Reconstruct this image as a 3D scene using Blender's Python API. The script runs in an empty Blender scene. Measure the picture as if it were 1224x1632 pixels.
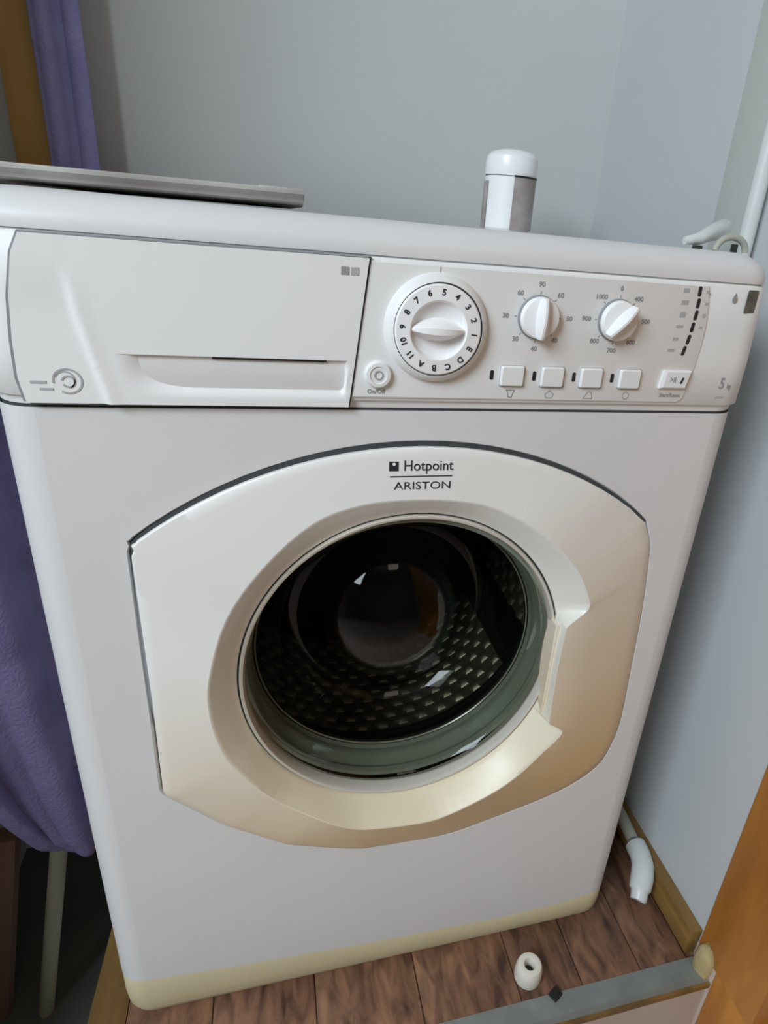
import bpy, bmesh, math, random
from mathutils import Vector, Matrix, Euler
random.seed(4)
PI = math.pi
sc = bpy.context.scene
C = sc.collection
# ------------------------------------------------------------------ camera
cam = bpy.data.objects.new('camera', bpy.data.cameras.new('camera')); C.objects.link(cam)
RX, RY, RZ = 1.15007448, -0.0850073458, -0.265757147
cam.matrix_world = Matrix.Translation((-0.114257686, -0.4689718, 0.846135875)) @ (
    Matrix.Rotation(RZ, 4, 'Z') @ Matrix.Rotation(RY, 4, 'Y') @ Matrix.Rotation(RX, 4, 'X'))
cam.data.sensor_fit = 'VERTICAL'; cam.data.sensor_height = 32.64; cam.data.sensor_width = 24.48
cam.data.lens = 1000.0 * 32.64 / 1632
cam.data.shift_x = (612 - 726.994) / 1632
cam.data.shift_y = (809.466 - 816) / 1632
cam.data.clip_start = 0.01
sc.camera = cam
# ------------------------------------------------------------------ world, lights, exposure
w = bpy.data.worlds.new('room_daylight'); sc.world = w; w.use_nodes = True
bg = w.node_tree.nodes['Background']
bg.inputs[0].default_value = (0.80, 0.90, 1.0, 1); bg.inputs[1].default_value = 0.6
def area(name, loc, target, size, sizey, power, col):
    l = bpy.data.lights.new(name, 'AREA'); l.shape = 'RECTANGLE'; l.size = size; l.size_y = sizey
    l.energy = power; l.color = col
    o = bpy.data.objects.new(name, l); C.objects.link(o); o.location = loc
    d = Vector(target) - Vector(loc); o.rotation_euler = d.to_track_quat('-Z', 'Y').to_euler(); return o
area('window_light', (-1.52, -1.30, 1.95), (0.0, -0.1, 0.8), 0.9, 0.9, 66, (0.80, 0.91, 1.0))
area('ceiling_light', (0.2, -1.6, 2.36), (0.2, -1.5, 0.0), 0.5, 0.5, 3, (1.0, 0.88, 0.74))
sc.view_settings.view_transform = 'Standard'; sc.view_settings.look = 'None'
sc.view_settings.gamma = 1.0; sc.view_settings.use_curve_mapping = False
sc.view_settings.exposure = -0.36

# ------------------------------------------------------------------ materials
def s2l(c): return tuple(((v / 255) / 12.92 if v / 255 < .04045 else ((v / 255 + .055) / 1.055) ** 2.4) for v in c)
def mat(name, rgb, rough=.5, metal=0., var=0., vscale=8., bump=0., bscale=200., rgb2=None, spec=.5, coat=0.):
    m = bpy.data.materials.new(name); m.use_nodes = True; nt = m.node_tree; b = nt.nodes['Principled BSDF']
    c = (*s2l(rgb), 1); b.inputs['Base Color'].default_value = c; b.inputs['Roughness'].default_value = rough
    b.inputs['Metallic'].default_value = metal; b.inputs['Specular IOR Level'].default_value = spec
    b.inputs['Coat Weight'].default_value = coat
    tc = nt.nodes.new('ShaderNodeTexCoord')
    if var or rgb2:
        n = nt.nodes.new('ShaderNodeTexNoise'); n.inputs['Scale'].default_value = vscale; n.inputs['Detail'].default_value = 6
        nt.links.new(tc.outputs['Object'], n.inputs['Vector'])
        r = nt.nodes.new('ShaderNodeValToRGB'); r.color_ramp.elements[0].position = .35; r.color_ramp.elements[1].position = .65
        c2 = (*s2l(rgb2), 1) if rgb2 else (*[v * (1 - var) for v in c[:3]], 1)
        r.color_ramp.elements[0].color = c2; r.color_ramp.elements[1].color = c
        nt.links.new(n.outputs['Fac'], r.inputs['Fac']); nt.links.new(r.outputs['Color'], b.inputs['Base Color'])
    if bump:
        n = nt.nodes.new('ShaderNodeTexNoise'); n.inputs['Scale'].default_value = bscale; n.inputs['Detail'].default_value = 3
        nt.links.new(tc.outputs['Object'], n.inputs['Vector'])
        bp = nt.nodes.new('ShaderNodeBump'); bp.inputs['Strength'].default_value = bump; bp.inputs['Distance'].default_value = .002
        nt.links.new(n.outputs['Fac'], bp.inputs['Height']); nt.links.new(bp.outputs['Normal'], b.inputs['Normal'])
    return m
def wood(name, rgb, rgb2, rough=.4, scale=(3, 3, .6), ring=14.):
    m = bpy.data.materials.new(name); m.use_nodes = True; nt = m.node_tree; b = nt.nodes['Principled BSDF']
    b.inputs['Roughness'].default_value = rough
    tc = nt.nodes.new('ShaderNodeTexCoord'); mp = nt.nodes.new('ShaderNodeMapping'); mp.inputs['Scale'].default_value = scale
    n = nt.nodes.new('ShaderNodeTexNoise'); n.inputs['Scale'].default_value = ring; n.inputs['Detail'].default_value = 8; n.inputs['Distortion'].default_value = .8
    r = nt.nodes.new('ShaderNodeValToRGB'); r.color_ramp.elements[0].position = .3; r.color_ramp.elements[1].position = .7
    r.color_ramp.elements[0].color = (*s2l(rgb2), 1); r.color_ramp.elements[1].color = (*s2l(rgb), 1)
    info = nt.nodes.new('ShaderNodeObjectInfo'); hv = nt.nodes.new('ShaderNodeHueSaturation')
    mr = nt.nodes.new('ShaderNodeMapRange'); mr.inputs[3].default_value = .8; mr.inputs[4].default_value = 1.15
    ad = nt.nodes.new('ShaderNodeVectorMath'); ad.operation = 'ADD'
    L = nt.links.new
    L(info.outputs['Random'], mr.inputs[0]); L(mr.outputs[0], hv.inputs['Value'])
    L(tc.outputs['Object'], mp.inputs['Vector']); L(mp.outputs[0], ad.inputs[0]); L(info.outputs['Random'], ad.inputs[1])
    L(ad.outputs[0], n.inputs['Vector']); L(n.outputs['Fac'], r.inputs['Fac']); L(r.outputs[0], hv.inputs['Color'])
    L(hv.outputs[0], b.inputs['Base Color'])
    bp = nt.nodes.new('ShaderNodeBump'); bp.inputs['Strength'].default_value = .2; bp.inputs['Distance'].default_value = .001
    L(n.outputs['Fac'], bp.inputs['Height']); L(bp.outputs[0], b.inputs['Normal'])
    return m
ENAMEL = mat('white_enamel', (222, 221, 221), .38, var=.03, vscale=5, bump=.04, bscale=60)
PANEL = mat('panel_plastic', (238, 238, 237), .42, var=.03, vscale=6)
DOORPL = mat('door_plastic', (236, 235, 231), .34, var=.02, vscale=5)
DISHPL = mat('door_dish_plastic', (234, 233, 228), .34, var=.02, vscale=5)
def age_bounce_tint(m, c_yellow, z0, z1, p0, p1, kx=0.):          # plastic aged yellow downwards; kx adds painted warm bounce to the right
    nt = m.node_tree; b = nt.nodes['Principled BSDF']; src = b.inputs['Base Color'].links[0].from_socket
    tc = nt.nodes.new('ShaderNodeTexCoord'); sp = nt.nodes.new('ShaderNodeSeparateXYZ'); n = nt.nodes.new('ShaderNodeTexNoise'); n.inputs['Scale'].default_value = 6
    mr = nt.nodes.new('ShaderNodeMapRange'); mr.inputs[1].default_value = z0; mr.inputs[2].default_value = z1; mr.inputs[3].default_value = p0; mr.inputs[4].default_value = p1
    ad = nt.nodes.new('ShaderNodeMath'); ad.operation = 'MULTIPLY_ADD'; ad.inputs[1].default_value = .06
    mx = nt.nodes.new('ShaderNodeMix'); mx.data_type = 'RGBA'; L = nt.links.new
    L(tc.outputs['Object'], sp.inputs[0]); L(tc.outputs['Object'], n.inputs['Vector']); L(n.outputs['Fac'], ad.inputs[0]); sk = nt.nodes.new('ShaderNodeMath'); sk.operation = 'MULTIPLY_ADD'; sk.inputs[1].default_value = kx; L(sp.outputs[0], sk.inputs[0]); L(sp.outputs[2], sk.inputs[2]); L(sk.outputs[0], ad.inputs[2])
    L(ad.outputs[0], mr.inputs[0]); L(mr.outputs[0], mx.inputs[0]); L(src, mx.inputs[6]); mx.inputs[7].default_value = (*s2l(c_yellow), 1)
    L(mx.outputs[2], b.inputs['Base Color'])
age_bounce_tint(DOORPL, (222, 192, 144), .62, .26, 0., 1., -.42)  # lower-right yellow-brown is partly warm bounce light painted in
age_bounce_tint(DISHPL, (232, 220, 192), .60, .34, 0., 1.)
KICK = mat('yellowed_plastic', (212, 200, 164), .45, var=.06, vscale=7)
WHITE = mat('white_plastic', (246, 246, 247), .3)
PRINTD = mat('black_print', (38, 40, 46), .5)
PRINTG = mat('grey_print', (150, 150, 150), .5)
PRINTL = mat('pale_grey_print', (176, 176, 178), .5)
GAP = mat('dark_gap', (62, 66, 68), .8)  # dark for grooves, joints and painted gap shade
GAPG = mat('grey_gap', (140, 142, 146), .8)  # grey for joints and paler painted gap shade
RUBBER = mat('grey_rubber', (178, 186, 174), .45, var=.2, vscale=12)
RUBDK = mat('dark_rubber', (42, 46, 42), .6)
STEEL = mat('drum_steel', (176, 170, 150), .42, metal=.75)
CHROME = mat('bright_ring', (224, 219, 208), .28, metal=.3)
DARKPL = mat('dark_plastic', (24, 24, 24), .5)
STICK = mat('hologram_sticker', (120, 116, 100), .3, metal=.4, rgb2=(88, 84, 74), vscale=90)
WALL = mat('wall_panel_paint', (203, 205, 203), .75, var=.05, vscale=3, bump=.15, bscale=90)
WALLR = mat('wall_panel_paint_right', (198, 201, 203), .6, var=.04, vscale=3, bump=.1, bscale=90)
DARKL = mat('grey_wall', (150, 150, 142), .9, var=.1, vscale=4)
STRIPM = mat('beige_profile', (188, 190, 184), .6)
BROWN = wood('brown_laminate', (148, 108, 82), (64, 42, 34), .42, (8, 2.2, 3), 8)
ROOMW = mat('room_wallpaper', (176, 172, 162), .85, var=.04, vscale=2)
OAK = wood('orange_wood', (196, 132, 58), (160, 100, 38), .4, (3, 3, .5), 7)
OAKD = wood('olive_wood', (146, 112, 60), (104, 76, 38), .5, (3, .5, 3), 8)
PINE = wood('ochre_wood', (206, 164, 92), (176, 132, 66), .5, (3, 3, .5), 7)
METAL = mat('threshold_metal', (150, 158, 156), .42, metal=.5, var=.15, vscale=30)
STONE = mat('pinkish_floor', (196, 178, 166), .6, var=.08, vscale=12)
PUTTY = mat('putty', (196, 180, 136), .7, rgb2=(170, 150, 104), vscale=40, bump=.5, bscale=60)
CLOTH = mat('purple_cloth', (118, 110, 150), .95, rgb2=(100, 92, 132), vscale=14, bump=.9, bscale=260)
CLOTH2 = mat('violet_cloth', (156, 152, 200), .95, rgb2=(138, 134, 186), vscale=14, bump=.9, bscale=260)
TRAYM = mat('grey_cardboard', (196, 194, 188), .7, rgb2=(160, 154, 148), vscale=9)
PIPE = mat('white_pipe', (214, 218, 216), .35)
PIPEG = mat('greyed_pipe', (176, 176, 164), .5)
LABELM = mat('bottle_label', (176, 170, 168), .5, rgb2=(150, 136, 132), vscale=30)
NUTM = mat('cream_plastic', (226, 222, 210), .4)
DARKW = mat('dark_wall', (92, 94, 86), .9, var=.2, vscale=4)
BLACKM = mat('black_gap_fill', (18, 18, 18), .95)  # black of the form that fills the shadowed left gap
POLEM = mat('dull_pole', (132, 128, 104), .6)
REDB = mat('red_brown_board', (110, 78, 60), .7, var=.2, vscale=6)
def glass_mat(name, tint=(.9, .93, .92), f=1.0):
    m = bpy.data.materials.new(name); m.use_nodes = True; nt = m.node_tree
    for n in list(nt.nodes):
        if n.type != 'OUTPUT_MATERIAL': nt.nodes.remove(n)
    out = nt.nodes['Material Output']; t = nt.nodes.new('ShaderNodeBsdfTransparent'); t.inputs[0].default_value = (*tint, 1)
    g = nt.nodes.new('ShaderNodeBsdfGlossy'); g.inputs['Roughness'].default_value = .03
    fr = nt.nodes.new('ShaderNodeFresnel'); fr.inputs[0].default_value = 1.35
    mi = nt.nodes.new('ShaderNodeMath'); mi.operation = 'MINIMUM'; mi.inputs[1].default_value = .07
    mx = nt.nodes.new('ShaderNodeMixShader'); L = nt.links.new
    L(fr.outputs[0], mi.inputs[0]); L(mi.outputs[0], mx.inputs[0]); L(t.outputs[0], mx.inputs[1]); L(g.outputs[0], mx.inputs[2]); L(mx.outputs[0], out.inputs[0])
    return m
GLASS = glass_mat('porthole_glass', (.49, .50, .46))

# ------------------------------------------------------------------ helpers
def link(name, verts, faces, m, parent=None, smooth=True, angle=35, loc=None):
    me = bpy.data.meshes.new(name); me.from_pydata([tuple(v) for v in verts], [], faces); me.update()
    bm = bmesh.new(); bm.from_mesh(me); bmesh.ops.recalc_face_normals(bm, faces=bm.faces); bm.to_mesh(me); bm.free()
    o = bpy.data.objects.new(name, me); C.objects.link(o)
    if m: me.materials.append(m)
    if smooth:
        for p in me.polygons: p.use_smooth = True
        me.set_sharp_from_angle(angle=math.radians(angle))
    if parent: o.parent = parent
    if loc: o.location = loc
    return o
def empty(name, label, cat, loc=(0, 0, 0), group=None):
    o = bpy.data.objects.new(name, None); C.objects.link(o); o.location = loc; o.empty_display_size = .05
    o['label'] = label; o['category'] = cat
    if group: o['group'] = group
    return o
def tag(o, label=None, cat=None, group=None, kind=None):
    if label: o['label'] = label
    if cat: o['category'] = cat
    if group: o['group'] = group
    if kind: o['kind'] = kind
    return o
class MB:
    def __init__(s): s.v = []; s.f = []
    def add(s, v, f):
        b = len(s.v); s.v += [tuple(x) for x in v]; s.f += [tuple(i + b for i in q) for q in f]; return s
    def loops(s, L, closed=True, cap0=False, cap1=False, ring=False):
        n = len(L[0]); v = [p for l in L for p in l]; f = []
        R = len(L)
        for i in range(R if ring else R - 1):
            j = (i + 1) % R
            for k in range(n if closed else n - 1):
                a = (k + 1) % n
                f.append((i * n + k, i * n + a, j * n + a, j * n + k))
        if cap0: f.append(tuple(range(n)))
        if cap1: f.append(tuple((R - 1) * n + k for k in range(n)))
        return s.add(v, f)
    def box(s, a, b, bev=0):
        (x0, y0, z0), (x1, y1, z1) = a, b
        bm = bmesh.new(); bmesh.ops.create_cube(bm, size=1)
        for q in bm.verts: q.co = Vector(((x0 + x1) / 2 + q.co.x * (x1 - x0), (y0 + y1) / 2 + q.co.y * (y1 - y0), (z0 + z1) / 2 + q.co.z * (z1 - z0)))
        if bev: bmesh.ops.bevel(bm, geom=bm.edges[:], offset=bev, segments=2, affect='EDGES', profile=.6)
        bm.verts.index_update(); s.add([q.co[:] for q in bm.verts], [tuple(q.index for q in f.verts) for f in bm.faces]); bm.free(); return s
    def tube(s, pts, r, n=16, caps=True):
        pts = [Vector(p) for p in pts]; rr = r if isinstance(r, (list, tuple)) else [r] * len(pts); L = []
        up = Vector((0, 0, 1)); prev = None
        for i, p in enumerate(pts):
            d = (pts[min(i + 1, len(pts) - 1)] - pts[max(i - 1, 0)]).normalized()
            a = prev - d * prev.dot(d) if prev else (d.cross(up) if abs(d.z) < .9 else d.cross(Vector((1, 0, 0))))
            a.normalize(); prev = a; b = d.cross(a)
            L.append([p + (a * math.cos(t) + b * math.sin(t)) * rr[i] for t in [2 * PI * k / n for k in range(n)]])
        return s.loops(L, cap0=caps, cap1=caps)
    def lathe(s, prof, c, n=64, kz=1., cap0=False, cap1=False, axis='y'):
        L = []
        for q in prof:
            r, y = q[0], q[1]
            if axis == 'y': L.append([(c[0] + r * math.cos(t), c[1] + y, c[2] + kz * r * math.sin(t)) for t in [2 * PI * k / n for k in range(n)]])
            else: L.append([(c[0] + r * math.cos(t), c[1] + r * math.sin(t), c[2] + y) for t in [2 * PI * k / n for k in range(n)]])
        return s.loops(L, cap0=cap0, cap1=cap1)
    def build(s, name, m, parent=None, **k): return link(name, s.v, s.f, m, parent, **k)
def rrect(cx, cz, w, h, r, n=4):
    P = []
    for (sx, sz, a0) in ((1, 1, 0), (-1, 1, 90), (-1, -1, 180), (1, -1, 270)):
        for k in range(n + 1):
            a = math.radians(a0 + 90 * k / n); P.append((cx + sx * (w / 2 - r) + r * math.cos(a), cz + sz * (h / 2 - r) + r * math.sin(a)))
    return P
def pad(mb, outline, y0, y1, bev=.0006):     # plate facing -y, outline list of (x,z)
    cx = sum(p[0] for p in outline) / len(outline); cz = sum(p[1] for p in outline) / len(outline)
    def L(y, ins):
        out = []
        for x, z in outline:
            d = math.hypot(x - cx, z - cz) or 1; out.append((x - (x - cx) / d * ins, y, z - (z - cz) / d * ins))
        return out
    mb.loops([L(y0, 0), L(y1 + bev, 0), L(y1, bev)], cap1=True); return mb
def text_mesh(txt, size, loc, rot=0., sx=1., align='CENTER', off=0., depth=.00015):
    cu = bpy.data.curves.new('t', 'FONT'); cu.body = txt; cu.size = size; cu.align_x = align; cu.align_y = 'CENTER'
    cu.extrude = depth; cu.offset = off; cu.resolution_u = 3
    ob = bpy.data.objects.new('t', cu); C.objects.link(ob)
    dg = bpy.context.evaluated_depsgraph_get(); dg.update()
    me = bpy.data.meshes.new_from_object(ob.evaluated_get(dg))
    bpy.data.objects.remove(ob); bpy.data.curves.remove(cu)
    v = []
    for q in me.vertices:
        x, y, z = q.co.x * sx, q.co.y, q.co.z
        xr = x * math.cos(rot) - y * math.sin(rot); zr = x * math.sin(rot) + y * math.cos(rot)
        v.append((loc[0] + xr, loc[1] - z, loc[2] + zr))
    f = [tuple(p.vertices) for p in me.polygons]; bpy.data.meshes.remove(me); return v, f
def label_obj(name, items, m, parent):
    mb = MB()
    for it in items: mb.add(*text_mesh(*it[:3], **(it[3] if len(it) > 3 else {})))
    return mb.build(name, m, parent, smooth=False)
def lerp(a, b, t): return a + (b - a) * t
def sst(a, b, x):
    t = max(0., min(1., (x - a) / (b - a))) if b != a else float(x >= a); return t * t * (3 - 2 * t)
def interp(tab, x):
    if x <= tab[0][0]: return tab[0][1]
    for (a, u), (b, v) in zip(tab, tab[1:]):
        if x <= b: return lerp(u, v, (x - a) / (b - a))
    return tab[-1][1]
def dense(pts, close=True, step=.003):
    out = []; P = pts + [pts[0]] if close else pts
    for (a, b), (c, d) in zip(P, P[1:]):
        n = max(1, int(math.hypot(c - a, d - b) / step))
        out += [(lerp(a, c, k / n), lerp(b, d, k / n)) for k in range(n)]
    return out
def catmull(P, n=6):
    out = []; m = len(P)
    for i in range(m):
        p0, p1, p2, p3 = P[i - 1], P[i], P[(i + 1) % m], P[(i + 2) % m]
        for k in range(n):
            t = k / n
            out.append(tuple(.5 * (2 * b + (c - a) * t + (2 * a - 5 * b + 4 * c - d) * t * t + (3 * b - a - 3 * c + d) * t ** 3) for a, b, c, d in zip(p0, p1, p2, p3)))
    return out
def angtab(pts, c):
    t = sorted((math.atan2(z - c[1], x - c[0]), math.hypot(x - c[0], z - c[1])) for x, z in pts)
    return [(t[-1][0] - 2 * PI, t[-1][1])] + t + [(t[0][0] + 2 * PI, t[0][1])]

# ------------------------------------------------------------------ setting
XW, YB = 0.40, 0.57
def struct(o): o['kind'] = 'structure'; return o
struct(MB().box((-.62, YB, -.36), (XW + .06, YB + .06, 2.2)).build('wall_back', WALL, smooth=False))
wr = struct(MB().box((XW, -.072, -.12), (XW + .06, YB, 2.2)).build('wall_right', WALLR, smooth=False))
# PVC corner bead and a beige profile strip on the right wall
MB().box((XW - .004, .186, .3), (XW, .245, 2.2), .001).build('profile_strip', STRIPM, wr)
struct(MB().box((-.70, -.07, -.36), (-.62, YB + .06, 2.2)).build('wall_left', DARKL, smooth=False))
fl = struct(MB().box((-.33, -.076, -.11), (XW, YB, -.004)).build('floor', BROWN, smooth=False))
edges = [-.298, -.205, -.09, .031, .151, .232, .314, .382]
for a, b in zip(edges, edges[1:]):
    mb = MB().box((-(b - a) / 2 + .0006, -.3225, -.004), ((b - a) / 2 - .0006, .3225, 0.), .0006)
    mb.build('plank', BROWN, fl, loc=((a + b) / 2, .2465, 0))
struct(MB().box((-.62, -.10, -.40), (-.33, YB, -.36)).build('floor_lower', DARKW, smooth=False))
o = MB().box((-2.0, -3.0, -.16), (1.6, -.07, -.12)).build('floor_room', STONE, smooth=False); struct(o)
struct(MB().box((-2.06, -3.0, -.16), (-2.0, -.07, 2.4)).build('wall_room_left', ROOMW, smooth=False))
struct(MB().box((1.6, -3.0, -.16), (1.66, -.07, 2.4)).build('wall_room_right', ROOMW, smooth=False))
struct(MB().box((-2.06, -3.06, -.16), (1.66, -3.0, 2.4)).build('wall_room_back', ROOMW, smooth=False))
struct(MB().box((-2.06, -.07, -.16), (-.70, .0, 2.4)).build('wall_front_left', ROOMW, smooth=False))
struct(MB().box((.50, -.07, -.16), (1.66, .0, 2.4)).build('wall_front_right', ROOMW, smooth=False))
struct(MB().box((-.70, -.07, 2.1), (.50, .0, 2.4)).build('wall_header', ROOMW, smooth=False))
struct(MB().box((-2.06, -3.06, 2.4), (1.66, YB + .06, 2.46)).build('ceiling', ROOMW, smooth=False))
struct(MB().box((.62, -.95, -.11), (.66, -.08, 2.05), .004).build('unseen_bounce_door', OAK, smooth=False))  # unseen door leaf added to bounce warm light onto the washer
struct(MB().box((XW - .018, -.07, 0), (XW, .50, .042), .003).build('baseboard_right', OAKD))
mb = MB(); V = [(-.298, -.076), (-.326, .11), (-.300, .55), (-.298, .55)]
mb.loops([[(-.298, -.095, -.11), (-.342, -.095, -.11), (-.318, .55, -.11), (-.298, .55, -.11)], [(-.298, -.095, .001), (-.342, -.095, .001), (-.318, .55, .001), (-.298, .55, .001)]], cap0=True, cap1=True)
struct(mb.build('baseboard_left', OAKD, smooth=False))
# threshold: sloping metal strip, its dark lower lip, and the pale riser beneath
th = struct(MB().loops([[(x, -.076, -.004), (x, -.076, .0015), (x, -.100, .0005), (x, -.1045, -.004)] for x in (-.40, .3965)], cap0=True, cap1=True).build('trim_1', METAL, smooth=False))
struct(MB().box((-.40, -.1085, -.012), (.3965, -.080, -.004), .001).build('trim_2', OAKD))
struct(MB().box((-.40, -.1045, -.12), (.3965, -.09, -.012)).build('trim_3', STONE, smooth=False))
# wooden door jamb on the right
jb = struct(MB().box((.396, -.172, .02), (.50, -.072, 2.2), .003).build('trim_4', OAK))
MB().box((.397, -.180, -.12), (.50, -.108, .022), .003).build('plinth_block', OAK, jb)
MB().box((.3968, -.1085, -.12), (.42, -.070, .022), .001).build('mortar_fill', STONE, jb)
r_ = random.Random(3)
mb = MB().lathe([(.0002, -.034), (.007, -.033), (.012, -.026), (.0135, -.012), (.0140, .004), (.0135, .016), (.010, .026), (.005, .031), (.0002, .032)], (.3965, -.090, .010), 18, axis='z')
mb.v = [(x + r_.uniform(-.0011, .0011), y + r_.uniform(-.0011, .0011), z + r_.uniform(-.0011, .0011)) for x, y, z in mb.v]
mb.build('putty_lump', PUTTY, jb, angle=180)
# ochre post far left at the back
struct(MB().box((-.415, YB - .03, .0), (-.372, YB, 2.2), .002).build('trim_5', PINE))

# ------------------------------------------------------------------ washing machine
WM = empty('washing_machine', 'white front-loading washing machine with porthole door standing on brown floor', 'washing machine')
W, R = .2975, .028
def plan(ins, z, yb=.52):
    P = []; w = W - ins; r = max(.004, R - ins * .3)
    P.append((-w, yb - ins, z)); P.append((-w, yb * .5, z))
    for k in range(9):
        a = PI + PI / 2 * k / 8; P.append((-w + r + r * math.cos(a), ins + r + r * math.sin(a), z))
    for k in range(1, 12): P.append((lerp(-w + r, w - r, k / 12), ins, z))
    for k in range(9):
        a = 1.5 * PI + PI / 2 * k / 8; P.append((w - r + r * math.cos(a), ins + r + r * math.sin(a), z))
    P.append((w, yb * .5, z)); P.append((w, yb - ins, z)); return P
def zk(x):   # top line of the kick plate
    return interp([(-.30, .078), (-.27, .074), (-.16, .0635), (-.017, .053), (.145, .046), (.23, .049), (.286, .058), (.30, .062)], x)
SEAM = .7125
# door outline (rim) and ridge, measured around the porthole centre
DC = (0., .458)
RIM = [(.2235, .604), (.233, .583), (.238, .55), (.243, .50), (.2465, .43), (.2495, .363), (.246, .325), (.232, .288), (.188, .258), (.107, .232), (.049, .219), (-.022, .2225), (-.052, .2285), (-.117, .2535), (-.172, .294), (-.2215, .345), (-.224, .352), (-.2225, .45), (-.2225, .54), (-.2225, .597), (-.219, .606)]
for k in range(0, 25):                          # top arc
    a = math.radians(lerp(128.3, 52.2, k / 24)); RIM.append((.358 * math.cos(a), .3255 + .358 * math.sin(a)))
RIM = [RIM[0]] + catmull(RIM[:14], 4)[4:4 * 12] + RIM[12:]
RT = angtab(dense(RIM), DC)
RIDGE = [(-.0045, .6405), (-.0479, .6375), (-.0874, .6228), (-.1268, .5861), (-.1579, .539), (-.1747, .4813), (-.1765, .4435), (-.1715, .4120), (-.1605, .3825), (-.1278, .3362), (-.0885, .3059), (-.0523, .2852), (-.028, .2795), (.006, .2775), (.0381, .2800), (.0809, .2981), (.1177, .3201), (.1451, .3454), (.1662, .3712), (.1500, .3850), (.1478, .394), (.1475, .4446), (.1490, .4960), (.1520, .5060), (.1685, .5200), (.1701, .5250), (.1690, .5320), (.1503, .5662), (.1137, .6031), (.0702, .6281), (.036, .6375)]
GT = angtab(dense(catmull(RIDGE, 4), step=.002), DC)
GS = angtab(dense(catmull([p for p in RIDGE if not (p[0] > .14 and .375 < p[1] < .518)], 6)), DC)
N = 640
TH = [2 * PI * k / N - PI for k in range(N)]
def Pn(r, t, y): return (DC[0] + r * math.cos(t), y, DC[1] + r * math.sin(t))
# body front with an opening for the door + wrapped sides
XB = W - R
RECT = [(XB, SEAM), (-XB, SEAM)] + [(lerp(-XB, XB, k / 24), zk(lerp(-XB, XB, k / 24))) for k in range(25)]
BT_ = angtab(dense(RECT, step=.004), DC)
def rect_r(t): return interp(BT_, t)
THB = sorted(TH + [math.atan2(z - DC[1], x - DC[0]) for x, z in RECT])
mb = MB()
def gp(t): return .0006 + .0024 * (1 - sst(math.radians(-125), math.radians(-95), t) * (1 - sst(math.radians(28), math.radians(46), t)))
mb.loops([[Pn(interp(RT, t) + gp(t), t, .02) for t in THB], [Pn(interp(RT, t) + gp(t), t, gp(t) * .5) for t in THB], [Pn(interp(RT, t) + gp(t) * 1.5, t, 0) for t in THB]] + [[Pn(lerp(interp(RT, t) + .0045, rect_r(t), q), t, 0) for t in THB] for q in (.33, .66, 1)])
for s in (-1, 1):
    L = []
    for k in range(11):
        z = None
        pr = [(s * (W - R + R * math.sin(a)), R - R * math.cos(a)) for a in [PI / 2 * j / 8 for j in range(9)]] + [(s * W, .25), (s * W, .52)]
        L.append([(x, y, lerp(zk(s * (W - R)) if True else 0, SEAM, k / 10)) for x, y in pr])
    mb.loops(L, closed=False)
mb.add([(-W, .52, .0), (W, .52, .0), (W, .52, SEAM), (-W, .52, SEAM)], [(0, 1, 2, 3)])
mb.build('body', ENAMEL, WM, angle=18)
# kick plate
mb = MB(); L = []
for f, ins in ((1.0, .0012), (.97, .0004), (.5, 0.), (.25, .001), (.1, .004), (0., .010)):
    pl = plan(ins, 0); L.append([(x, y, .004 + (zk(x) - .0055) * f) for x, y, z in pl])
mb.loops(L, closed=False)
mb.build('kick_plate', KICK, WM)
MB().loops([[(x, y + .001, zk(x) - .004) for x, y, z in plan(.0012, 0)], [(x, y + .001, zk(x) + .002) for x, y, z in plan(.0012, 0)]], closed=False).build('kick_plate_seam', GAPG, WM)
for x in (-.25, .25):
    for y in (.06, .46): MB().lathe([(.0, 0), (.02, 0), (.02, .008), (.008, .008), (.008, .05)], (x, y, 0), 20, axis='z').build('foot', RUBDK, WM)
# control panel shell + worktop lid
mb = MB(); L = []
for z, ins in ((SEAM + .0015, .006), (SEAM + .002, .001), (SEAM + .007, .0), (.7195, -.0005), (.7215, -.003), (.76, -.0035), (.79, -.003), (.8205, -.002), (.8225, .0)):
    L.append(plan(ins, z))
mb.loops(L, closed=False)
mb.build('control_panel', PANEL, WM, angle=60)
mb = MB(); L = []
for z, ins in ((.8232, .003), (.8238, -.0008), (.829, -.001), (.8355, .0015), (.841, .0065), (.8448, .013), (.8465, .021), (.8468, .028), (.8462, .04)):
    L.append(plan(ins, z))
mb.loops(L, closed=False, cap1=True)
mb.build('worktop', ENAMEL, WM, angle=60)
MB().loops([plan(.0015, SEAM - .003), plan(.0015, SEAM + .003)], closed=False).build('seam_shadow_gap', GAP, WM)
MB().loops([plan(.0, .8218), plan(.0, .8242)], closed=False).build('lid_gap', PRINTL, WM)
YP = -.0034     # front of control panel
# fascia plate with curved right edge
FAS = [(-.0475, .8205)] + [(.2285, .8205), (.232, .806), (.2345, .79), (.2345, .772), (.233, .755), (.2305, .738), (.2275, .7265), (.2225, .7235), (-.0585, .7235)]
mb = MB()
yo = [YP + .001, YP - .0006, YP - .0012]
mb.loops([[(x, yo[0], z) for x, z in FAS], [(x, yo[1], z) for x, z in FAS], [(x - .0012 * (1 if x > 0 else -1), yo[2], z - (.001 if z > .77 else -.001)) for x, z in FAS]], cap1=True)
mb.build('fascia', PANEL, WM, angle=25)
YF = YP - .0012
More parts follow.
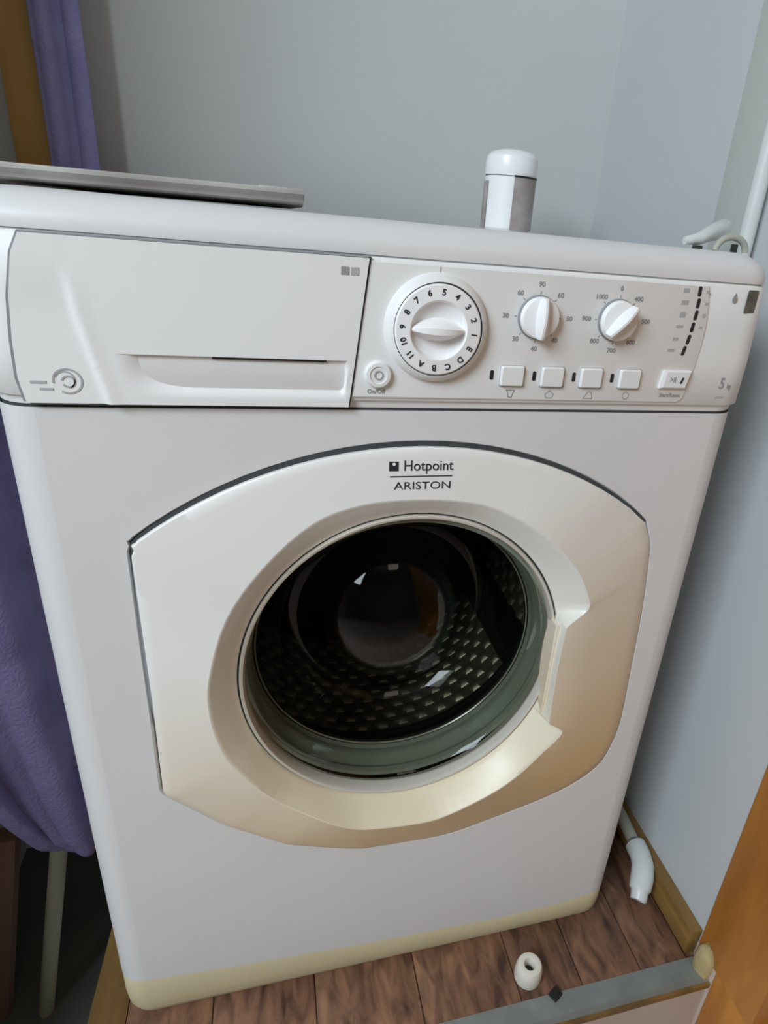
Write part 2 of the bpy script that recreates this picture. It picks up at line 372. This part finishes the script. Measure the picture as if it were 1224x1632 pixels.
# ---- detergent drawer: height field with recessed pull
def dl(z): return interp([(.7165, -.2705), (.718, -.2718), (.733, -.2740), (.757, -.2730), (.784, -.2700), (.81, -.2640), (.822, -.2580)], z)
def dr(z): return lerp(-.0608, -.0480, (z - .7165) / (.8215 - .7165))
def dh(x, z):
    h = .003
    # crease: left part leans back a little
    cx = interp([(.712, -.2205), (.738, -.2262), (.775, -.2340), (.805, -.2370), (.822, -.2375)], z)
    k = sst(.812, .77, z)
    if x < cx: h += .0002 - k * .0022 * sst(0, .004, cx - x)
    else: h += .0009 * k * (1 - sst(0, .012, x - cx))
    # pull recess
    top = .7508
    if z < top and x > -.214:
        ax = sst(-.214, -.165, x) * (1 - sst(-.0665, -.0625, x))
        h -= ax * .0185 * (1 - sst(.7225, .7505, z) * 0) * sst(.7215, .747, z)
    return h
zs = [.7165 + .0342 * k / 22 for k in range(23)] + [.7509] + [.7515 + .0700 * k / 20 for k in range(21)]
nx = 110; L = []
for z in zs:
    a, b = dl(z), dr(z); L.append([(lerp(a, b, k / nx), YP - dh(lerp(a, b, k / nx), z), z) for k in range(nx + 1)])
back = lambda row: [(x, YP + .004, z) for x, y, z in row]
mb = MB(); mb.loops(L, closed=False)
mb.loops([L[0], back(L[0])], closed=False); mb.loops([L[-1], back(L[-1])], closed=False)
mb.loops([[l[0] for l in L], [back(l)[0] for l in L]], closed=False); mb.loops([[l[-1] for l in L], [back(l)[-1] for l in L]], closed=False)
DR = mb.build('detergent_drawer', PANEL, WM, angle=40)
MB().box((-.1545, YP - .0018, .7492), (-.0770, YP + .006, .7515)).build('drawer_slot', DARKPL, DR, smooth=False)
# thin dark strips standing in for the shaded gap round the drawer
def strip(pts, wd, y0, y1):
    mb = MB()
    for (x0, z0), (x1, z1) in zip(pts, pts[1:]):
        dx, dz = x1 - x0, z1 - z0; l = math.hypot(dx, dz); nx_, nz = -dz / l * wd / 2, dx / l * wd / 2
        q = [(x0 + nx_, z0 + nz), (x1 + nx_, z1 + nz), (x1 - nx_, z1 - nz), (x0 - nx_, z0 - nz)]
        mb.loops([[(x, y0, z) for x, z in q], [(x, y1, z) for x, z in q]], cap0=True, cap1=True)
    return mb
strip([(dl(z) - .0008, z) for z in (.7175, .733, .745, .757, .77, .784, .797, .81, .822)], .0022, YP - .0005, YP + .002).build('drawer_gap_shade', GAPG, DR, smooth=False)
strip([(-.2590, .8222), (-.150, .8224), (-.0472, .8226)], .0006, YP - .0002, YP + .002).build('drawer_gap_shade', GAPG, DR, smooth=False)
strip([(-.0472, .8226), (-.0540, .768), (-.0603, .7165)], .0013, YP - .0016, YP + .002).build('drawer_gap_shade', GAP, DR, smooth=False)
strip([(-.2712, .7176), (-.268, .7160), (-.2215, .7158)], .0013, YP - .0006, YP + .002).build('drawer_gap_shade', GAP, DR, smooth=False)
# badge on the drawer and swirl emblem
b = MB(); pad(b, rrect(-.0645, .8125, .0062, .0058, .0004), YP, YP - .0034); bb = b.build('badge', PRINTG, DR)
b = MB(); pad(b, rrect(-.0578, .8125, .0062, .0058, .0004), YP, YP - .0034); bb = b.build('badge', PRINTL, DR)
def arcpts(cx, cz, r, a0, a1, n=20, kz=1.): return [(cx + r * math.cos(math.radians(lerp(a0, a1, k / n))), cz + kz * r * math.sin(math.radians(lerp(a0, a1, k / n)))) for k in range(n + 1)]
sw = MB()
for (cx, cz, r, a0, a1, wd) in ((-.2455, .7315, .0085, -120, 190, .0012), (-.2470, .7322, .0060, -60, 160, .0009), (-.2450, .7312, .0038, -150, 170, .0012)):
    P = arcpts(cx, cz, r, a0, a1, 24, .95); s_ = strip(P, wd, YP - .0014, YP - .0002); sw.add(s_.v, s_.f)
sw.build('swirl_emblem', PRINTL, DR, smooth=False)
sw = MB(); sw.box((-.2675, YP - .0014, .7297), (-.258, YP - .0004, .7315)); sw.box((-.2625, YP - .0014, .7252), (-.2545, YP - .0004, .7268)); sw.build('emblem_wording', PRINTL, DR, smooth=False)

# ---- programme dial
DX, DZ = .0030, .7765
dial = MB().lathe([(.0395, .001), (.0385, -.0035), (.0355, -.0075), (.0335, -.0085), (.0333, -.006)], (DX, YF, DZ), 72).build('program_dial', PANEL, WM)
MB().lathe([(.0338, -.003), (.0334, -.0078), (.0326, -.0079), (.0326, -.003)], (DX, YF, DZ), 72).build('dial_rim', GAP, dial)
c0 = (DX - .0005, YF, DZ)
MB().lathe([(.0326, -.004), (.0324, -.0092), (.0315, -.0100), (.0215, -.0108), (.0208, -.0100), (.0195, -.0070), (.0150, -.0045), (.0080, -.0036), (0.0002, -.0034)], c0, 72).build('dial_disc', WHITE, dial)
# grip bar (lens shaped ridge across the bowl)
mb = MB(); L = []
for k in range(21):
    x = lerp(-.0213, .0213, k / 20); q = 1 - (x / .0216) ** 2
    hw = .0008 + .0042 * q; pk = .0060 + .0105 * q ** .6
    L.append([(c0[0] + x, YF - .0035, c0[2] - hw * 1.7), (c0[0] + x, YF - pk * .8, c0[2] - hw), (c0[0] + x, YF - pk, c0[2] - hw * .45), (c0[0] + x, YF - pk, c0[2] + hw * .45), (c0[0] + x, YF - pk * .8, c0[2] + hw), (c0[0] + x, YF - .0035, c0[2] + hw * 1.7)])
mb.loops(L, closed=False); mb.build('dial_grip', WHITE, dial, angle=50)
chars = ['1', '2', '3', '4', '5', '6', '7', '8', '9', '10', '11', 'A', 'B', 'C', 'D', 'E']
its = []
for k, ch in enumerate(chars):
    a = math.radians(-4 + 22.5 * k); its.append((ch, .0062, (c0[0] + .0268 * math.cos(a), YF - .0106, c0[2] + .0268 * math.sin(a)), dict(rot=a - PI / 2, off=.00012)))
label_obj('dial_numbers', its, PRINTD, dial)
MB().box((DX - .0005, YF - .0003, .8155), (DX + .0005, YF + .001, .8195)).build('dial_pointer_mark', PRINTL, WM, smooth=False)
# ---- two small knobs
def knob(name, cx, cz, ang, lbls, rr):
    k = MB().lathe([(.0166, .001), (.0163, -.0015), (.0155, -.0030)], (cx, YF, cz), 48).build(name, GAPG, WM)
    MB().lathe([(.0156, .0), (.0154, -.0055), (.0145, -.0078), (.0120, -.0085), (.0002, -.0088)], (cx, YF, cz), 48).build('knob_cap', WHITE, k)
    L = []; ca, sa = math.cos(ang), math.sin(ang)
    for j in range(15):
        u = lerp(-.0150, .0150, j / 14); q = 1 - (u / .0156) ** 2
        row = []
        for v, d in ((-.0062 * q ** .5 - .0004, .0070), (-.0030, .0120 + .003 * q), (-.0006, .0140 + .0035 * q), (.0012, .0140 + .0035 * q), (.0050 * q ** .5 + .0006, .0070)):
            row.append((cx + u * ca - v * sa, YF - d, cz + u * sa + v * ca))
        L.append(row)
    mb = MB(); mb.loops(L, closed=False)
    for e in (L[0], L[-1]): mb.add(e, [tuple(range(len(e)))])
    mb.build('knob_grip', WHITE, k, angle=30)
    its = []
    for j, tx in enumerate(lbls):
        a = PI / 2 - j * PI / 4; r1 = rr + (.0016 if j in (2, 6) else 0) * 2
        its.append((tx, .0050, (cx + r1 * math.cos(a), YF - .0001, cz + 1.03 * r1 * math.sin(a)), dict(off=.00016, sx=1.05)))
    label_obj('knob_scale', its, PRINTG, WM)
    mb = MB()
    for j in range(8):
        a = PI / 2 - j * PI / 4; s_ = strip([(cx + .0172 * math.cos(a), cz + .0172 * math.sin(a)), (cx + .0192 * math.cos(a), cz + .0192 * math.sin(a))], .0007, YF - .0002, YF + .0005); mb.add(s_.v, s_.f)
    mb.build('knob_ticks', PRINTG, WM, smooth=False)
knob('temperature_knob', .0825, .7885, PI / 2, ['90', '60', '50', '40', '40', '30', '30', '60'], .0232)
knob('spin_knob', .1500, .7895, math.radians(48), ['0', '400', '500', '600', '700', '800', '900', '1000'], .0232)
# ---- on/off button
ob = MB().lathe([(.0100, .001), (.0098, -.0028), (.0090, -.0040), (.0065, -.0043), (.0062, -.0036), (.0002, -.0034)], (-.0393, YF, .7415), 40).build('power_button', PANEL, WM)
s_ = strip(arcpts(-.0393, .7415, .0030, 0, 360, 20), .0010, YF - .0041, YF - .003); s_.build('power_symbol', PRINTL, ob, smooth=False)
label_obj('button_caption', [('On/Off', .0046, (-.0403, YF - .0001, .7283), dict(off=.00012))], PRINTG, WM)
# ---- push buttons with indicator windows
for k, (bx, lx) in enumerate(((.0668, .0502), (.1012, .0860), (.1357, .1208), (.1712, .1556))):
    mb = MB(); pad(mb, rrect(bx, .7430, .0195, .0158, .0016), YF + .001, YF - .0034, .0013); mb.build('push_button', PANEL, WM)
    mb = MB(); pad(mb, rrect(bx + .0005, .7426, .0213, .0176, .0018), YF + .001, YF - .0004, .0003); mb.build('button_well', PRINTL, WM)
    mb = MB(); pad(mb, rrect(lx, .7432, .0031, .0076, .0012), YF + .001, YF - .0004, .0003); mb.build('indicator_window', PRINTD, WM)
def sym(pts, wd=.0006, name='care_symbol', m=PRINTG): return strip(pts + [pts[0]], wd, YF - .0003, YF + .0005).build(name, m, WM, smooth=False)
cx, cz = .0672, .7288
sym([(cx - .0036, cz + .0028), (cx + .0036, cz + .0028), (cx + .0024, cz + .0010), (cx + .0014, cz - .0030), (cx - .0014, cz - .0030), (cx - .0024, cz + .0010)])
cx = .1010
sym([(cx - .0038, cz), (cx, cz + .003), (cx + .0038, cz), (cx + .0024, cz - .003), (cx - .0024, cz - .003)], .0009, m=PRINTL)
cx = .1362
sym([(cx - .0042, cz - .0028), (cx - .001, cz + .0026), (cx + .0022, cz + .0026), (cx + .0040, cz - .0028)], .0009, m=PRINTL)
cx = .1710
sym(arcpts(cx, cz, .0030, 0, 330, 12), .0009, m=PRINTL)
# start button
mb = MB(); P = [(.2005, .7360), (.2005 + .0022, .7515), (.2290, .7515), (.2262, .7360)]; mb.loops([[(x, YF + .001, z) for x, z in P], [(x, YF - .0022, z) for x, z in P], [(x + (.0028 if i < 2 else -.0012), YF - .0034, z + (.0012 if i in (0, 3) else -.0012)) for i, (x, z) in enumerate(P)]], cap1=True)
sb = mb.build('start_button', PANEL, WM, angle=20)
label_obj('start_symbol', [('>II', .0070, (.2118, YF - .0035, .7437), dict(off=.00012, sx=.8))], PRINTG, sb)
mb = MB(); pad(mb, [(.2188, .7412), (.2205, .7405), (.2225, .7455), (.2208, .7462)], YF - .003, YF - .0038, .0002); mb.build('start_light', PRINTD, sb)
label_obj('button_caption', [('Start/Reset', .0046, (.2140, YF - .0001, .7297), dict(off=.00012))], PRINTG, WM)
# column of six phase lights with little icons
for k, (x, z) in enumerate(((.2205, .8155), (.2215, .8062), (.2218, .7968), (.2212, .7872), (.2200, .7772), (.2180, .7678))):
    t = .05 + .05 * k
    P = [(x + u * 1.0 + (v * (t - .1) * .9), z + v) for u, v in [(a, b) for a, b in rrect(0, 0, .0032, .0080, .0012)]]
    mb = MB(); pad(mb, P, YF + .001, YF - .0004, .0003); mb.build('phase_light', PRINTD, WM)
    mb = MB(); pad(mb, rrect(x - .0125, z, .0058 + .0012 * (k % 2), .0024 + .002 * (k == 2) + .001 * (k < 2), .0006), YF, YF - .0002, .0001); mb.build('phase_icon', PRINTL, WM)
    if k < 4:
        mb = MB(); pad(mb, rrect(x + .0078, z, .0036, .0022 + .001 * (k == 2), .0006), YF, YF - .0002, .0001); mb.build('phase_icon', PRINTL, WM)
# right-hand end of the panel
P = [(.2565 + .0026 * math.cos(math.radians(a)), .8110 + .0026 * math.sin(math.radians(a))) for a in range(-220, 50, 30)] + [(.2565, .8165)]
mb = MB(); pad(mb, P, YP, YP - .0002, .0001); mb.build('drop_symbol', PRINTG, WM)
mb = MB(); pad(mb, rrect(0, 0, .0125, .0185, .0012), 0, -.0006, .0003)
st = mb.build('panel_sticker', STICK, WM, loc=(.2740, -.0022, .8100)); st.rotation_euler = (0, 0, math.radians(12))
label_obj('capacity_marking', [('5', .0135, (.2650, YP - .0004, .7405), dict(off=.0001, sx=.8)), ('kg', .0060, (.2725, YP - .0004, .7385), dict(off=.0001, sx=.7))], PRINTG, WM)
MB().box((.2610, YP - .0002, .7278), (.2700, YP + .001, .7292)).build('marking_line', PRINTL, WM, smooth=False)

# ---- door
def hr(t):
    return .0045 * (1 - sst(math.radians(-115), math.radians(-80), t) * (1 - sst(math.radians(32), math.radians(50), t))) + .0004
def hgs(tab, x):
    for (a, u), (b, v) in zip(tab, tab[1:]):
        if x <= b: return lerp(u, v, sst(a, b, x))
    return tab[-1][1]
def hg(t):
    d = math.degrees(t)
    return hgs([(-180, .015), (-135, .018), (-110, .024), (-60, .026), (-30, .020), (0, .017), (45, .016), (75, .0108), (105, .0108), (140, .013), (180, .015)], d)
LR, LZ, LC = .1525, 1.06, (0.0, .4585)
def lens_r(t, r=LR):
    u = r; c, s = math.cos(t), math.sin(t)
    return 1 / math.sqrt((c / u) ** 2 + (s / (u * LZ)) ** 2)
L = [[Pn(interp(RT, t), t, .014) for t in TH]]
L.append([Pn(interp(RT, t), t, -hr(t) + .0012) for t in TH]); L.append([Pn(interp(RT, t) - .0012, t, -hr(t)) for t in TH])
def ph(r, t):                      # height of the outer plate
    R0 = interp(RT, t) - .0012; G0 = interp(GS, t); q = max(0., (R0 - r) / (R0 - G0))
    return hr(t) + (hg(t) - hr(t)) * (q ** .9 if q < 1 else 1 + .25 * (q - 1))
for q in (.12, .25, .4, .6, .8, .94):
    L.append([Pn(lerp(interp(RT, t) - .0012, interp(GT, t), q), t, -ph(lerp(interp(RT, t) - .0012, interp(GT, t), q), t)) for t in TH])
L.append([Pn(interp(GT, t) + .0006, t, -ph(interp(GT, t), t)) for t in TH])
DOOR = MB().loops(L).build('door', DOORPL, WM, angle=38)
L = [L[-1]]; L.append([Pn(interp(GT, t) - .0006, t, -ph(interp(GT, t), t) + .0002) for t in TH])
for q in (.08, .3, .6, .85, 1):
    L.append([Pn(lerp(min(interp(GT, t) - .0006, 9), min(lens_r(t, LR + .002), interp(GT, t) - .002), q), t, lerp(-ph(interp(GT, t), t) + .0006, .004, q ** 1.15)) for t in TH])
L.append([Pn(min(lens_r(t, LR + .002), interp(GT, t) - .002) - .0004, t, .018) for t in TH])
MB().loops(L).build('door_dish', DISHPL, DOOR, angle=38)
# door gap shade laid in as strips: dark above, grey down the left
def gap(a0, a1, wd, y0, y1, m, n=60):
    A = [math.radians(lerp(a0, a1, k / n)) for k in range(n + 1)]
    mb = MB(); mb.loops([[Pn(interp(RT, t) - .001, t, y0) for t in A], [Pn(interp(RT, t) - .001, t, y1) for t in A], [Pn(interp(RT, t) + wd * (.35 + .65 * math.sin(PI * k / n) ** .5), t, y1) for k, t in enumerate(A)], [Pn(interp(RT, t) + wd * (.35 + .65 * math.sin(PI * k / n) ** .5), t, y0) for k, t in enumerate(A)]], closed=False, ring=True)
    return mb.build('door_gap_shade', m, WM)
gap(34, 148, .0042, .004, -.0006, GAP)
gap(148, 204, .0026, .004, -.0004, GAPG)
# lens frame: dark groove + bright ring
MB().lathe([(LR + .0022, .016), (LR + .0022, .0062), (LR - .0008, .0058), (LR - .001, .016)], (0, 0, DC[1]), 128, LZ).build('lens_groove', GAP, DOOR)
fr = MB(); n = 192; Ls = []
for r, y in ((LR + .0002, .016), (LR + .0002, .0040), (LR - .0010, .0022), (LR - .0030, .0030), (LR - .0045, .0068), (LR - .0048, .018)):
    Ls.append([Pn(lens_r(2 * PI * k / n, r), 2 * PI * k / n, y) for k in range(n)])
fr.loops(Ls); fr.build('lens_frame', CHROME, DOOR)
# straight handle bars on the opening side
def bar(x0, z0, x1, z1, wx, y0, y1, name, m=DOORPL):
    mb = MB(); n = 8; Ls = []
    for k in range(n + 1):
        q = k / n; x = lerp(x0, x1, q); z = lerp(z0, z1, q); Ls.append([(x - wx / 2, y0, z), (x - wx / 2, y1 + .001, z), (x - wx / 2 + .001, y1, z), (x + wx / 2 - .001, y1, z), (x + wx / 2, y1 + .001, z), (x + wx / 2, y0, z)])
    mb.loops(Ls, cap0=True, cap1=True); return mb.build(name, m, DOOR, angle=30)
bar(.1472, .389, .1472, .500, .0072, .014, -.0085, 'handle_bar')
# porthole glass
MB().lathe([(LR - .006, .010), (.1435, .013), (.1400, .018), (.1330, .050), (.1240, .085), (.1130, .100), (.1080, .1045), (.102, .1035)] + [(.0985 * math.sin(a) + .0003, .0450 + .112 - .112 * math.cos(math.asin(.0985 * math.sin(a) / .112))) for a in [PI / 2 * (1 - k / 12) for k in range(13)]], (0, 0, DC[1]), 96, 1.03).build('porthole_glass', GLASS, DOOR)
# ruled lettering on the door
YT = -.0112
label_obj('wordmark', [('Hotpoint', .0120, (.0040, YT, .6688), dict(off=.00002, sx=.93))], PRINTD, DOOR)
label_obj('wordmark', [('ARISTON', .0088, (-.0002, YT, .6525), dict(off=-.00002, sx=1.30))], PRINTD, DOOR)
MB().box((-.0275, YT - .0002, .6600), (.0240, YT + .001, .6608)).build('wordmark_rule', PRINTD, DOOR, smooth=False)
MB().box((-.0283, YT - .0002, .6650), (-.0207, YT + .001, .6725)).build('emblem_square', PRINTD, DOOR, smooth=False)
MB().lathe([(.0012, 0), (.0012, -.0006), (.0001, -.0006)], (-.0243, YT, .6706), 14).build('emblem_dot', WHITE, DOOR)
for o in DOOR.children:            # print lies on the curved plate
    if o.name.split('.')[0] in ('wordmark', 'wordmark_rule', 'emblem_square', 'emblem_dot'):
        for v in o.data.vertices:
            x, z = v.co.x - DC[0], v.co.z - DC[1]
            v.co.y = v.co.y - YT - ph(math.hypot(x, z), math.atan2(z, x)) - .0003
# gasket behind the glass
MB().lathe([(.1520, .020), (.1500, .017), (.1475, .019), (.1465, .024), (.1490, .029), (.1475, .034), (.1440, .038), (.1425, .043), (.1440, .048), (.1420, .053)], (0, 0, DC[1]), 96, 1.0).build('door_gasket', RUBBER, WM)
MB().lathe([(.1425, .0525), (.1412, .0515), (.1402, .0530), (.1402, .058), (.150, .062), (.165, .075)], (0, 0, DC[1]), 96, 1.0).build('gasket_lip', RUBDK, WM)
MB().lathe([(.1408, .0520), (.1400, .0512), (.1392, .0522), (.1396, .0535)], (0, 0, DC[1]), 96, 1.0).build('gasket_wire', CHROME, WM)
# drum
CZ = DC[1] - .008
drum = MB().lathe([(.165, .105), (.1640, .100), (.1680, .098), (.205, .102), (.226, .112), (.230, .122), (.230, .380), (.222, .392), (.10, .400), (.055, .385), (.0003, .380)], (0, 0, CZ), 96).build('drum', DARKPL, WM)
MB().lathe([(.2298, .15), (.2298, .375)], (0, 0, CZ), 96).build('drum_liner', STEEL, drum)
bm_ = MB(); nth, ny = 52, 12
for j in range(ny):
    for k in range(nth):
        a = 2 * PI * (k + .5 * (j % 2)) / nth; d = math.degrees(a)
        y = .165 + .0180 * j; cr, s_, r0 = .0098, .006, .2296
        e = Vector((math.cos(a), 0, math.sin(a))); tq = Vector((-math.sin(a), 0, math.cos(a))); c_ = Vector((0, y, CZ)) + e * r0
        v = []; f = []
        for q, (rr, dd) in enumerate(((1., 0.), (.6, .6), (.0, .85))):
            if rr:
                for i in range(6): g = 2 * PI * i / 6; v.append(c_ + (tq * math.cos(g) * 1.25 + Vector((0, 1, 0)) * math.sin(g)) * cr * rr - e * dd * .0055)
            else: v.append(c_ - e * dd * .0055)
        f = [(i, (i + 1) % 6, 6 + (i + 1) % 6, 6 + i) for i in range(6)] + [(6 + i, 6 + (i + 1) % 6, 12) for i in range(6)]
        bm_.add(v, f)
o = bm_.build('embossed_dimples', STEEL, drum); o['kind'] = 'stuff'
for a in (90, 210, 330):
    a = math.radians(a - 2); e = Vector((math.cos(a), 0, math.sin(a))); t_ = Vector((-math.sin(a), 0, math.cos(a)))
    Ls = []
    for y, hh in ((.14, .030), (.16, .045), (.34, .045), (.37, .03)):
        b0 = Vector((0, y, CZ)) + e * .2295; Ls.append([b0 - t_ * .028, b0 - t_ * .012 - e * hh * .8, b0 - e * hh, b0 + t_ * .012 - e * hh * .8, b0 + t_ * .028])
    mb = MB(); mb.loops(Ls, closed=False); mb.add(Ls[0], [tuple(range(5))]); mb.add(Ls[-1], [tuple(range(5))]); mb.build('drum_paddle', DARKPL, drum)
MB().lathe([(.150, .062), (.172, .085), (.245, .098), (.245, .42), (.0003, .43)], (0, 0, DC[1] - .004), 64).build('tub', DARKPL, WM)

# ------------------------------------------------------------------ things around it
# plastic spray-cap bottle on the worktop
BT = empty('bottle', 'small white plastic bottle with domed cap on the worktop near the wall', 'bottle', (.190, .40, .847))
bt = MB().lathe([(.0, 0), (.030, 0), (.0325, .003), (.0325, .062), (.031, .064), (.031, .066)], (0, 0, 0), 40, axis='z').build('bottle_body', WHITE, BT)
MB().lathe([(.0330, .064), (.0336, .066), (.0338, .078), (.0325, .086), (.027, .0915), (.015, .0945), (.0002, .095)], (0, 0, 0), 40, axis='z').build('cap', WHITE, BT)
def patch(a0, a1, z0, z1, r, name, m, parent):
    A = [math.radians(lerp(a0, a1, k / 16)) for k in range(17)]
    mb = MB(); mb.loops([[(r * math.cos(a), r * math.sin(a), z) for a in A] for z in (z0, z1)] + [[((r + .0008) * math.cos(a), (r + .0008) * math.sin(a), z) for a in A] for z in (z1, z0)], closed=False, ring=True)
    return mb.build(name, m, parent)
patch(-100, -20, .002, .063, .0330, 'bottle_label', LABELM, BT)
patch(-205, -165, .002, .057, .0330, 'bottle_label', LABELM, BT)
patch(-101, -19, .0625, .0645, .0336, 'label_line', DARKPL, BT)
# flat tray lying on the left of the worktop
TR = empty('tray', 'flat grey cardboard tray lying on left of the worktop', 'tray', (-.28, .27, .847))
mb = MB(); Ls = []
for k in range(21):
    q = k / 20; x = lerp(-.24, .192, q); z = .002 - .003 * (1 - q); th_ = lerp(.011, .0115, q)
    Ls.append([(x, -.176, z + .001), (x, -.198, z + .003), (x, -.2105, z + th_ - .002), (x, -.2110, z + th_), (x, -.208, z + th_ + .0012), (x, -.204, z + .004), (x, .10, z + .004), (x, .104, z + th_), (x, .108, z + th_), (x, .108, z)])
mb.loops(Ls, cap0=True, cap1=True); mb.build('tray_base', TRAYM, TR, angle=30)
MB().box((.160, -.211, .0125), (.192, .10, .0150), .0008).build('tray_flap', TRAYM, TR)
# purple cloths
def cloth(name, rows, m, label, thick=.012, fold=.010, nf=5, seed=1, cat='towel'):
    rn = random.Random(seed); n = 36; M_ = 26; Ls = []
    for i in range(M_ + 1):
        q = i / M_; z = interp([(k / (len(rows) - 1), r[4]) for k, r in enumerate(rows)], q)
        xa, ya, xb, yb = (interp([(k / (len(rows) - 1), r[c]) for k, r in enumerate(rows)], q) for c in range(4))
        row = []
        for k in range(n + 1):
            u = k / n; x = lerp(xa, xb, u); y = lerp(ya, yb, u); d = Vector((yb - ya, xa - xb)).normalized()
            f = fold * math.sin(u * nf * PI + q * 1.3 + seed) + fold * .4 * math.sin(u * nf * 2.3 * PI + q * 3)
            zz = z - (0.02 * math.sin(PI * u) if i == M_ else 0)
            row.append((x + d.x * f, y + d.y * f, zz))
        Ls.append(row)
    mb = MB(); mb.loops(Ls, closed=False); o = mb.build(name, m, angle=80)
    s = o.modifiers.new('thickness', 'SOLIDIFY'); s.thickness = thick; s.offset = 0
    b = o.modifiers.new('soft', 'SUBSURF'); b.levels = 1; b.render_levels = 1
    tag(o, label, cat); return o
# rows: xa, ya, xb, yb, z   from top to bottom
cloth('bath_towel', [(-.50, .10, -.352, .22, .835), (-.49, .10, -.350, .22, .60), (-.46, .12, -.350, .22, .35), (-.435, .16, -.350, .22, .17), (-.415, .185, -.352, .22, .085), (-.395, .20, -.360, .22, .06)], CLOTH, 'thick purple towel hanging beside the left of the machine', .020, .009, 3, 2)
cloth('hanging_cloth', [(-.372, .535, -.326, .525, 1.75), (-.372, .535, -.322, .525, 1.3), (-.372, .535, -.318, .525, .95), (-.372, .535, -.318, .525, .70)], CLOTH2, 'violet cloth strip hanging from above beside ochre post at back', .012, .004, 3, 5, 'cloth')
# leaning pole, black form standing in for shadow, red-brown board in the dark left gap
MB().tube([(-.500, .25, -.36), (-.430, .25, -.015), (-.405, .25, .11)], .0110, 14).build('leaning_pole', POLEM)
tag(bpy.data.objects['leaning_pole'], 'dull olive pole leaning in the dark gap left of machine', 'pole')
mb = MB(); Ls = []
for i in range(9):
    q = i / 8; rr = .095 * math.sin(PI * (.12 + .80 * q)) ** .6
    Ls.append([(-.372 + rr * .42 * math.cos(a) * (1 + .08 * math.sin(5 * a + i)), .40 + rr * 1.1 * math.sin(a) * (1 + .07 * math.sin(4 * a + 2 * i)), -.30 + .42 * q) for a in [2 * PI * k / 28 for k in range(28)]])
mb.loops(Ls, cap0=True, cap1=True); tag(mb.build('gap_shadow_fill', BLACKM), 'black form added as deep shadow in the gap below purple towel', 'filler')
MB().loops([[(-.64 + q, .25, -.36), (-.553 + q, .25, -.36), (-.553 + q, .275, -.36), (-.64 + q, .275, -.36)] for q in (0,)] + [[(-.545, .25, .03), (-.475, .25, .03), (-.475, .275, .03), (-.545, .275, .03)]], cap0=True, cap1=True).build('leaning_board', REDB, smooth=False)
tag(bpy.data.objects['leaning_board'], 'red-brown board standing at the lower left edge', 'board')
# drain pipe with elbow on the floor, right of the machine
HO = empty('drain_pipe', 'white drain pipe with elbow on floor between machine and right wall', 'pipe', (.36, .03, 0))
def rel(P, o): return [(x - o.location.x, y - o.location.y, z - o.location.z) for x, y, z in P]
MB().tube(rel([(.372, .30, .060), (.376, .18, .055), (.377, .11, .047), (.376, .070, .042)], HO), .0090, 18).build('pipe', PIPEG, HO)
MB().tube(rel([(.3765, .0630, .040), (.3765, .0625, .040), (.3750, .045, .040), (.3700, .030, .040), (.3620, .017, .036), (.3535, .006, .030), (.3520, .0035, .028), (.3470, -.004, .022), (.3465, -.0045, .0215)], HO), [.0120, .0150, .0150, .0155, .0160, .0150, .0118, .0112, .0095], 22).build('elbow', PIPE, HO)
# white cone nut on the floor
NT = MB().lathe([(.0060, .012), (.0062, .022), (.0075, .0255), (.0110, .0262), (.0140, .0250), (.0158, .0215), (.0168, .014), (.0172, .006), (.0168, .001), (.0155, .0)], (0, 0, 0), 36, axis='z')
NT.add(NT.v[-36:], [tuple(range(36))]); NT.add(NT.v[:36], [tuple(range(36))])
nt_ = NT.build('plastic_nut', NUTM, loc=(.167, -.050, .0007)); nt_.rotation_euler = (math.radians(2), 0, 0)
MB().lathe([(.0056, .0125), (.0001, .0125)], (0, 0, 0), 24, axis='z').build('hole', DARKPL, nt_)
tag(nt_, 'white plastic ring nut with dark hole lying on brown floor', 'nut')
mb = MB().box((-.007, -.006, 0), (.007, .006, .003), .001); d = mb.build('floor_scrap', DARKPL, loc=(.193, -.078, .0012)); d.rotation_euler = (0, 0, .5)
tag(d, 'small dark scrap on the metal threshold strip', 'scrap')
# pipe running up the right wall and tap behind the machine's right rear
VP = empty('water_pipe', 'white water pipe running up the right wall beside machine top', 'pipe', (.385, .165, .10))
MB().tube([(0, 0, 0), (0, 0, 2.0)], .0085, 16).build('pipe', PIPE, VP)
for z in (.30, 1.2): MB().tube([(0, 0, z), (0, 0, z + .012)], .0115, 16).build('pipe_clip', PIPE, VP)
TP = empty('hose_coupling', 'white hose coupling with arched hose at rear right of worktop', 'hose', (.30, .10, .847))
MB().tube([(-.034, 0, .0060), (-.020, 0, .0085), (.0, .01, .0150), (.022, .03, .018), (.05, .06, .022)], [.0035, .0055, .0075, .009, .009], 14).build('lever', PIPE, TP)
MB().tube([(-.004 + .017 * (1 - math.cos(PI * k / 12)), -.008, .0 + .013 * math.sin(PI * k / 12)) for k in range(13)], .0032, 12).build('hose_arch', PIPEG, TP)
MB().box((-.026, -.008, -.0005), (-.018, -.002, .003), .0008).build('clip', RUBDK, TP)
MB().box((.014, -.012, -.0005), (.018, -.006, .007), .0008).build('clip', RUBDK, TP)
